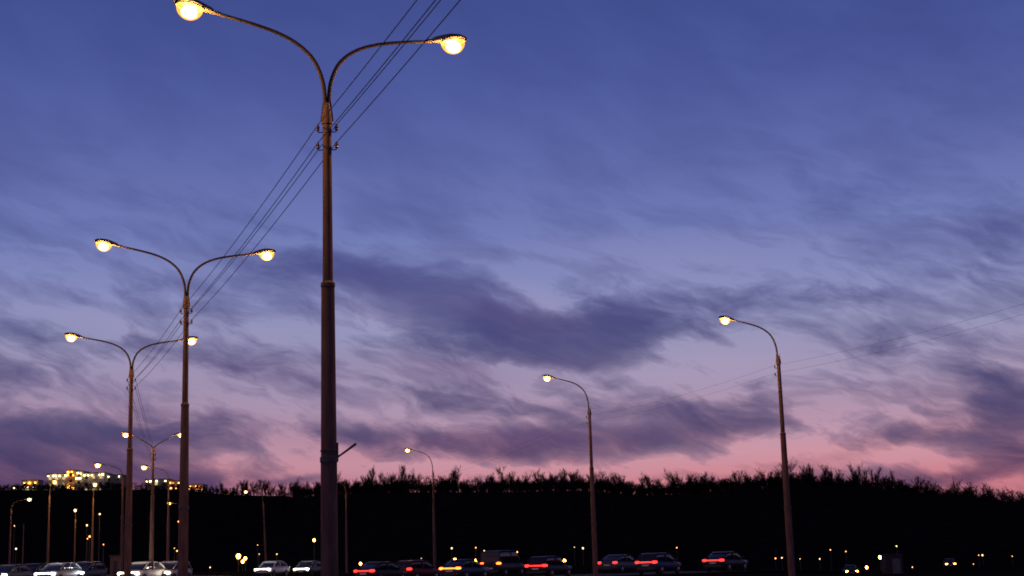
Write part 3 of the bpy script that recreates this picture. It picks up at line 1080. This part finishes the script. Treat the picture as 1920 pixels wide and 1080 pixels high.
def car_proto(kind):
    root = empty('parked_car')
    if kind == 'van':
        body = [(-2.40, 0.78, 0.40, 0.95), (-2.36, 0.90, 0.30, 1.15), (-1.2, 0.93, 0.24, 1.18), (1.2, 0.93, 0.24, 1.16), (1.75, 0.91, 0.25, 1.08), (2.25, 0.86, 0.30, 0.92), (2.40, 0.70, 0.42, 0.80)]
        cab = [(-2.33, 0.86, 1.1, 1.15), (-2.28, 0.86, 1.1, 2.0), (-1.9, 0.86, 1.1, 2.06), (0.6, 0.86, 1.1, 2.06), (0.95, 0.84, 1.1, 1.98), (1.75, 0.82, 1.05, 1.10)]
        zr, wb, hl, tl = 2.0, 1.45, 0.80, 1.05
    elif kind == 'hatch':
        body = [(-2.00, 0.70, 0.40, 0.86), (-1.92, 0.84, 0.28, 1.00), (-1.0, 0.87, 0.22, 0.98), (0.6, 0.87, 0.22, 0.94), (1.2, 0.86, 0.23, 0.88), (1.75, 0.81, 0.27, 0.78), (1.98, 0.62, 0.36, 0.66)]
        cab = [(-1.86, 0.72, 0.92, 0.98), (-1.55, 0.70, 0.92, 1.40), (-1.1, 0.68, 0.92, 1.47), (0.0, 0.68, 0.92, 1.46), (0.35, 0.69, 0.9, 1.38), (1.15, 0.74, 0.86, 0.90)]
        zr, wb, hl, tl = 1.44, 1.22, 0.66, 0.86
    else:
        body = [(-2.25, 0.70, 0.40, 0.84), (-2.18, 0.84, 0.28, 0.96), (-1.3, 0.88, 0.22, 0.97), (0.6, 0.88, 0.22, 0.94), (1.2, 0.87, 0.23, 0.90), (1.95, 0.82, 0.27, 0.80), (2.22, 0.62, 0.36, 0.68)]
        cab = [(-1.85, 0.72, 0.92, 0.98), (-1.15, 0.69, 0.92, 1.36), (-0.75, 0.67, 0.92, 1.43), (0.1, 0.67, 0.92, 1.42), (0.45, 0.68, 0.9, 1.35), (1.25, 0.74, 0.86, 0.90)]
        zr, wb, hl, tl = 1.40, 1.32, 0.66, 0.84
    PR = PAINT['grey']
    MB().quad_ring([superring(*s) for s in body]).build('body', PR, root, True)
    MB().quad_ring([superring(x, w, a, b, 16, 4.0) for x, w, a, b in cab]).build('windows', M_glass, root, True)
    xr0, xr1 = cab[1][0] - 0.02, cab[4][0] + 0.05
    wr = cab[2][1]
    MB().quad_ring([superring(x, w, zr - 0.03 - d, zr + 0.055 - d, 12, 3) for x, w, d in
                    ((xr0, wr * 0.9, 0.05), (xr0 + 0.3, wr, 0.0), (xr1 - 0.35, wr, 0.0), (xr1, wr * 0.9, 0.06))]).build('roof', PR, root, True)
    for s in (-1, 1):
        # pillars
        for (x0, z0, x1, z1) in ((cab[5][0], cab[5][3], cab[4][0], zr - 0.03), (cab[0][0], cab[0][3], cab[1][0], zr - 0.03), (-0.25, cab[2][2], -0.3, zr - 0.01)):
            MB().tube([(x0, s * (cab[5][1] + 0.0), z0), (x1, s * (wr + 0.01), z1)], 0.04, 6).build('pillar', PR, root, True)
        MB().quad_ring([superring(x, 0.06, 0.95, 1.08, 8) for x in (cab[4][0] + 0.30, cab[4][0] + 0.42)]).build('mirror', M_trim, root).location = (0, s * (body[3][1] + 0.1), 0)
        for x in (-wb, wb):
            w = MB().lathe([(0.20, -0.10), (0.29, -0.10), (0.315, -0.07), (0.315, 0.07), (0.29, 0.10), (0.20, 0.10)], 20).build('wheel', M_tyre, root, True)
            w.location = (x, s * (body[3][1] - 0.07), 0.315)
            w.rotation_euler = (R(90), 0, 0)
            MB().lathe([(0.205, -0.09), (0.205, 0.09), (0.05, 0.115)], 16).build('rim', M_rim, w)
        hx = body[-1][0] - 0.10
        h = MB().quad_ring([superring(x, w_, hl - hh, hl + hh, 12, 2.6) for x, w_, hh in ((hx - 0.2, 0.18, 0.085), (hx + 0.02, 0.20, 0.10), (hx + 0.07, 0.14, 0.06))])
        h.build('headlight', M_headwarm, root, True).location = (0, s * (body[-2][1] - 0.22), 0)
        tx = body[0][0] + 0.02
        t = MB().quad_ring([superring(x, w_, tl - hh, tl + hh, 12, 3) for x, w_, hh in ((tx - 0.06, 0.13, 0.06), (tx, 0.17, 0.085), (tx + 0.2, 0.17, 0.085))])
        t.build('taillight', M_tail, root, True).location = (0, s * (body[1][1] - 0.17), 0)
    bw = body[1][1] - 0.30
    MB().quad_ring([superring(x, 0.5, hl + 0.05 - hh, hl + 0.05 + hh, 12, 5) for x, hh in ((body[-1][0] - 0.14, 0.03), (body[-1][0] + 0.0, 0.03), (body[-1][0] + 0.02, 0.015))]).build('added_front_strip', M_headwarm, root, True)  # glowing strip added between the headlights to suggest a white light trail
    MB().quad_ring([superring(x, bw, tl - hh, tl + hh, 12, 5) for x, hh in ((body[0][0] - 0.055, 0.022), (body[0][0] - 0.01, 0.035), (body[0][0] + 0.12, 0.035))]).build('light_bar', M_tail, root, True)  # added glowing strip across the tail, standing in for a red light trail
    MB().box(body[-1][0] - 0.02, body[-1][0] + 0.025, -0.26, 0.26, 0.40, 0.51).build('number_plate', M_plate, root)
    MB().box(body[0][0] - 0.03, body[0][0] + 0.01, -0.26, 0.26, 0.60, 0.71).build('number_plate', M_plate, root)
    MB().box(body[-1][0] - 0.12, body[-1][0] + 0.03, -0.5, 0.5, 0.54, 0.62).build('grille', M_trim, root)
    MB().quad_ring([superring(body[0][0] - 0.05, 0.72, 0.34, 0.50, 12), superring(body[0][0] + 0.1, 0.82, 0.32, 0.54, 12)]).build('bumper', M_trim, root, True)
    return root


PROTO = {}


def place_car(label, px, dist, heading, kind, colour, head=None, tail=None, group=None, bar=True):
    if kind not in PROTO:
        PROTO[kind] = [car_proto(kind), False]
    proto, used = PROTO[kind]
    o = proto if not used else copy_tree(proto)
    PROTO[kind][1] = True
    t = (px - 960.0) / F_PX
    d = sight(px, 1060)
    x, y = d.x / d.y * dist, dist
    o.location = (x, y, ground_h(x, y) + 0.068)
    o.rotation_euler = (0, 0, R(heading))
    o.name = 'car'
    for ch in o.children:
        n = ch.name.split('.')[0]
        m = {'body': PAINT[colour], 'roof': PAINT[colour], 'pillar': PAINT[colour], 'headlight': head, 'taillight': tail, 'light_bar': tail if bar else M_offtail, 'added_front_strip': head if bar else M_trim}.get(n)
        if m:
            ch.material_slots[0].link = 'OBJECT'
            ch.material_slots[0].material = m
    tag(o, label, 'car', group)
    return o


ONC = 'oncoming cars with lit headlights'
GOI = 'cars driving away with red tail lights'
W, CW, AM, T, BR, OF, OT = M_headwarm, M_headcold, M_headamber, M_tail, M_brake, M_offlamp, M_offtail
CARS = [
    ('oncoming car with warm headlights cut by the left picture corner', 18, 112, 263, 'sedan', 'grey', W, OT, ONC, False),
    ('dark oncoming car second from the left picture corner', 62, 116, 261, 'hatch', 'black', W, OT, ONC),
    ('oncoming car with cold bluish headlights, left of the low far lamp post', 112, 108, 258, 'sedan', 'silver', CW, OT, ONC),
    ('oncoming car with cold bluish headlights, right of the low far lamp post', 160, 111, 260, 'hatch', 'blue', CW, OT, ONC),
    ('oncoming pale car right beside the foot of the third big pole', 268, 104, 256, 'sedan', 'white', W, OT, ONC),
    ('oncoming silver car between V-armed lamp post and second big pole', 320, 107, 258, 'hatch', 'silver', W, OT, ONC, False),
    ('oncoming pale car left of the tallest pole, nearer the leaning lamp', 510, 140, 254, 'sedan', 'white', W, OT, ONC),
    ('oncoming car close to the left foot of the tallest pole', 578, 146, 256, 'hatch', 'grey', W, OT, ONC),
    ('dark car driving away, first right of the tallest pole', 716, 104, 60, 'sedan', 'black', OF, T, GOI),
    ('dark red car driving away, left of the thin lamp right of the tallest pole', 782, 108, 58, 'hatch', 'red', OF, T, GOI, False),
    ('dark car braking with orange-red lights, right of the thin lamp', 872, 105, 62, 'sedan', 'blue', OF, BR, GOI),
    ('dark van driving away with high red tail lights', 944, 118, 64, 'van', 'black', OF, BR, GOI, False),
    ('dark car driving away just left of the middle lamp pole', 1030, 102, 60, 'hatch', 'black', OF, T, GOI),
    ('grey car driving away just right of the middle lamp pole', 1163, 118, 58, 'sedan', 'grey', OF, T, GOI, False),
    ('dark blue car driving away, second right of the middle lamp pole', 1236, 104, 56, 'hatch', 'blue', OF, T, GOI),
    ('rightmost dark car driving away with red tail lights', 1362, 109, 56, 'sedan', 'black', OF, T, GOI),
    ('far car facing us with a pair of bright amber headlights right of largest right pole', 1594, 190, 262, 'sedan', 'black', AM, OT, None, False),
    ('farther car facing us with amber headlights near the right picture edge', 1781, 235, 258, 'hatch', 'black', AM, OT, None, False),
]
for c in CARS:
    place_car(*c)

# ------------------------------------------------------------------ small things along the foot of the hill
M_smallw = material('small_white_lamp', (0.8, 0.8, 0.75), 0.3, 0, 0.02, 4.0, emit=(1.0, 0.62, 0.30), power=3.2)
M_smalla = material('small_amber_lamp', (0.8, 0.6, 0.4), 0.3, 0, 0.02, 4.0, emit=(1.0, 0.34, 0.07), power=6.0)
M_bigamber = material('bright_amber_globe', (0.8, 0.6, 0.3), 0.3, 0, 0.02, 4.0, emit=(1.0, 0.38, 0.05), power=34.0)


def small_lamp(label, px, py, dist, size, mat, group):
    p = at_depth(px, py, dist)
    g = ground_h(p.x, p.y)
    if p.z < g + 0.3:
        p.z = g + 0.3
    root = empty('path_lamp', (p.x, p.y, g))
    tag(root, label, 'lamp', group)
    H = p.z - g
    MB().tube([(0, 0, -0.2), (0, 0, H - size * 0.8)], 0.045, 6).build('post', M_iron, root)
    gl = link_mesh('globe', globe_mesh(), mat, root)
    gl.location = (0, 0, H)
    gl.scale = (size, size, size * 1.15)
    cp = link_mesh('cap', cap_mesh(), M_iron, root)
    cp.location = (0, 0, H + size * 1.1)
    cp.scale = (size, size, size)
    return root


def globe_mesh():
    if 'globe' not in ME:
        ME['globe'] = MB().lathe([(max(0.02, math.sin(math.pi * k / 8)), -math.cos(math.pi * k / 8)) for k in range(9)], 12).mesh('globe', True)
    return ME['globe']


def cap_mesh():
    if 'cap' not in ME:
        ME['cap'] = MB().lathe([(0.7, 0.0), (0.6, 0.2), (0.1, 0.35)], 10).mesh('cap', True)
    return ME['cap']


DOTS = [(168, 1006), (164, 1010), (194, 1021), (218, 1066), (285, 1004), (283, 1010), (335, 978), (338, 1003), (332, 1033), (327, 1028), (394, 1064),
        (486, 1039), (483, 1022), (492, 1061), (519, 1039), (592, 1059), (651, 1030), (790, 1047), (847, 1028), (892, 1027), (908, 1033), (970, 1035),
        (1077, 1026), (1093, 1028), (1269, 1027), (1267, 1049), (1454, 1047), (1466, 1046), (1500, 1048), (1537, 1048), (1557, 1031), (1586, 1034),
        (1681, 1024), (1711, 1067), (1835, 1041), (1842, 1041), (1826, 1066), (1898, 1043), (30, 1029), (27, 986), (187, 964), (163, 985)]
rd = random.Random(21)
for x, y in DOTS:
    small_lamp('tiny lit lamp on a thin post at the foot of the dark hill', x, y, rd.uniform(225, 255), rd.choice((0.06, 0.08, 0.10, 0.13)), rd.choice((M_smallw, M_smalla, M_smalla)), 'tiny lamps at the foot of the hill')
for x, y, s, lab in ((447, 1043, 0.34, 'bright amber globe lamp, largest of a cluster of three left of the leaning lamp'),
                     (460, 1047, 0.22, 'amber globe lamp, right one of the cluster of three'),
                     (455, 1053, 0.22, 'amber globe lamp, lowest of the cluster of three'),
                     (47, 1064, 0.20, 'bright small lamp low at the left, above the first headlights'),
                     (589, 1013, 0.20, 'single amber lamp just left of the tallest pole'),
                     (676, 1057, 0.20, 'amber lamp low right of the tallest pole'),
                     (853, 1050, 0.24, 'bright amber lamp right of the thin lamp pole, above the red tail lights'),
                     (892, 1051, 0.20, 'second amber lamp right of the thin lamp pole, above the red tail lights'),
                     (1058, 1052, 0.26, 'bright amber lamp left of the foot of the middle lamp pole'),
                     (1650, 1045, 0.24, 'amber lamp left of the brown kiosk'),
                     (1625, 1064, 0.20, 'low amber lamp just right of the nearer far amber headlights')):
    small_lamp(lab, x, y, 236, s, M_bigamber, 'brighter amber lamps at the foot of the hill')

M_kioskwall = material('brown_kiosk_cladding', (0.045, 0.026, 0.018), 0.85, 0, 0.2, 2.0)
M_cabinet = material('brown_cabinet_steel', (0.13, 0.07, 0.052), 0.8, 0, 0.2, 2.0)


def kiosk(name, label, cat, x0, x1, y0, y1, dist, wall):
    a, b = at_depth(x0, y1, dist), at_depth(x1, y0, dist)
    cx, w = (a.x + b.x) / 2, b.x - a.x
    g = ground_h(cx, dist)
    H = b.z - g
    root = empty(name, (cx, dist, g))
    tag(root, label, cat)
    MB().box(-w / 2, w / 2, 0, w, -0.2, H).build('wall', wall, root, bevel=0.02)
    MB().box(-w / 2 - 0.1, w / 2 + 0.1, -0.1, w + 0.1, H + 0.003, H + 0.1).build('roof', M_roof, root, bevel=0.02)
    MB().box(-w * 0.12, w * 0.34, -0.04, 0.02, 0.1, H * 0.82).build('door', M_trim if wall is not M_kioskwall else M_darkwall, root)
    MB().box(-w * 0.05, -w * 0.02, -0.08, -0.042, H * 0.35, H * 0.45).build('handle', M_iron, root)
    return root


kiosk('kiosk', 'small brown kiosk low at the right between the two far cars', 'kiosk', 1662, 1692, 1040, 1074, 190, M_kioskwall)
kiosk('utility_cabinet', 'pale brown roadside cabinet left of the third big pole foot', 'cabinet', 206, 223, 1043, 1068, 118, M_cabinet)
post = empty('bare_post', (at_depth(42, 1060, 150).x, 150.0, 0.0))
tag(post, 'thin unlit post near the left picture edge', 'post')
MB().tube([(0, 0, -0.3), (0, 0, 6.4)], [0.07, 0.05], 8).build('shaft', M_pole, post)
MB().lathe([(0.06, 6.38), (0.065, 6.40), (0.02, 6.5)], 8).build('cap', M_iron, post)
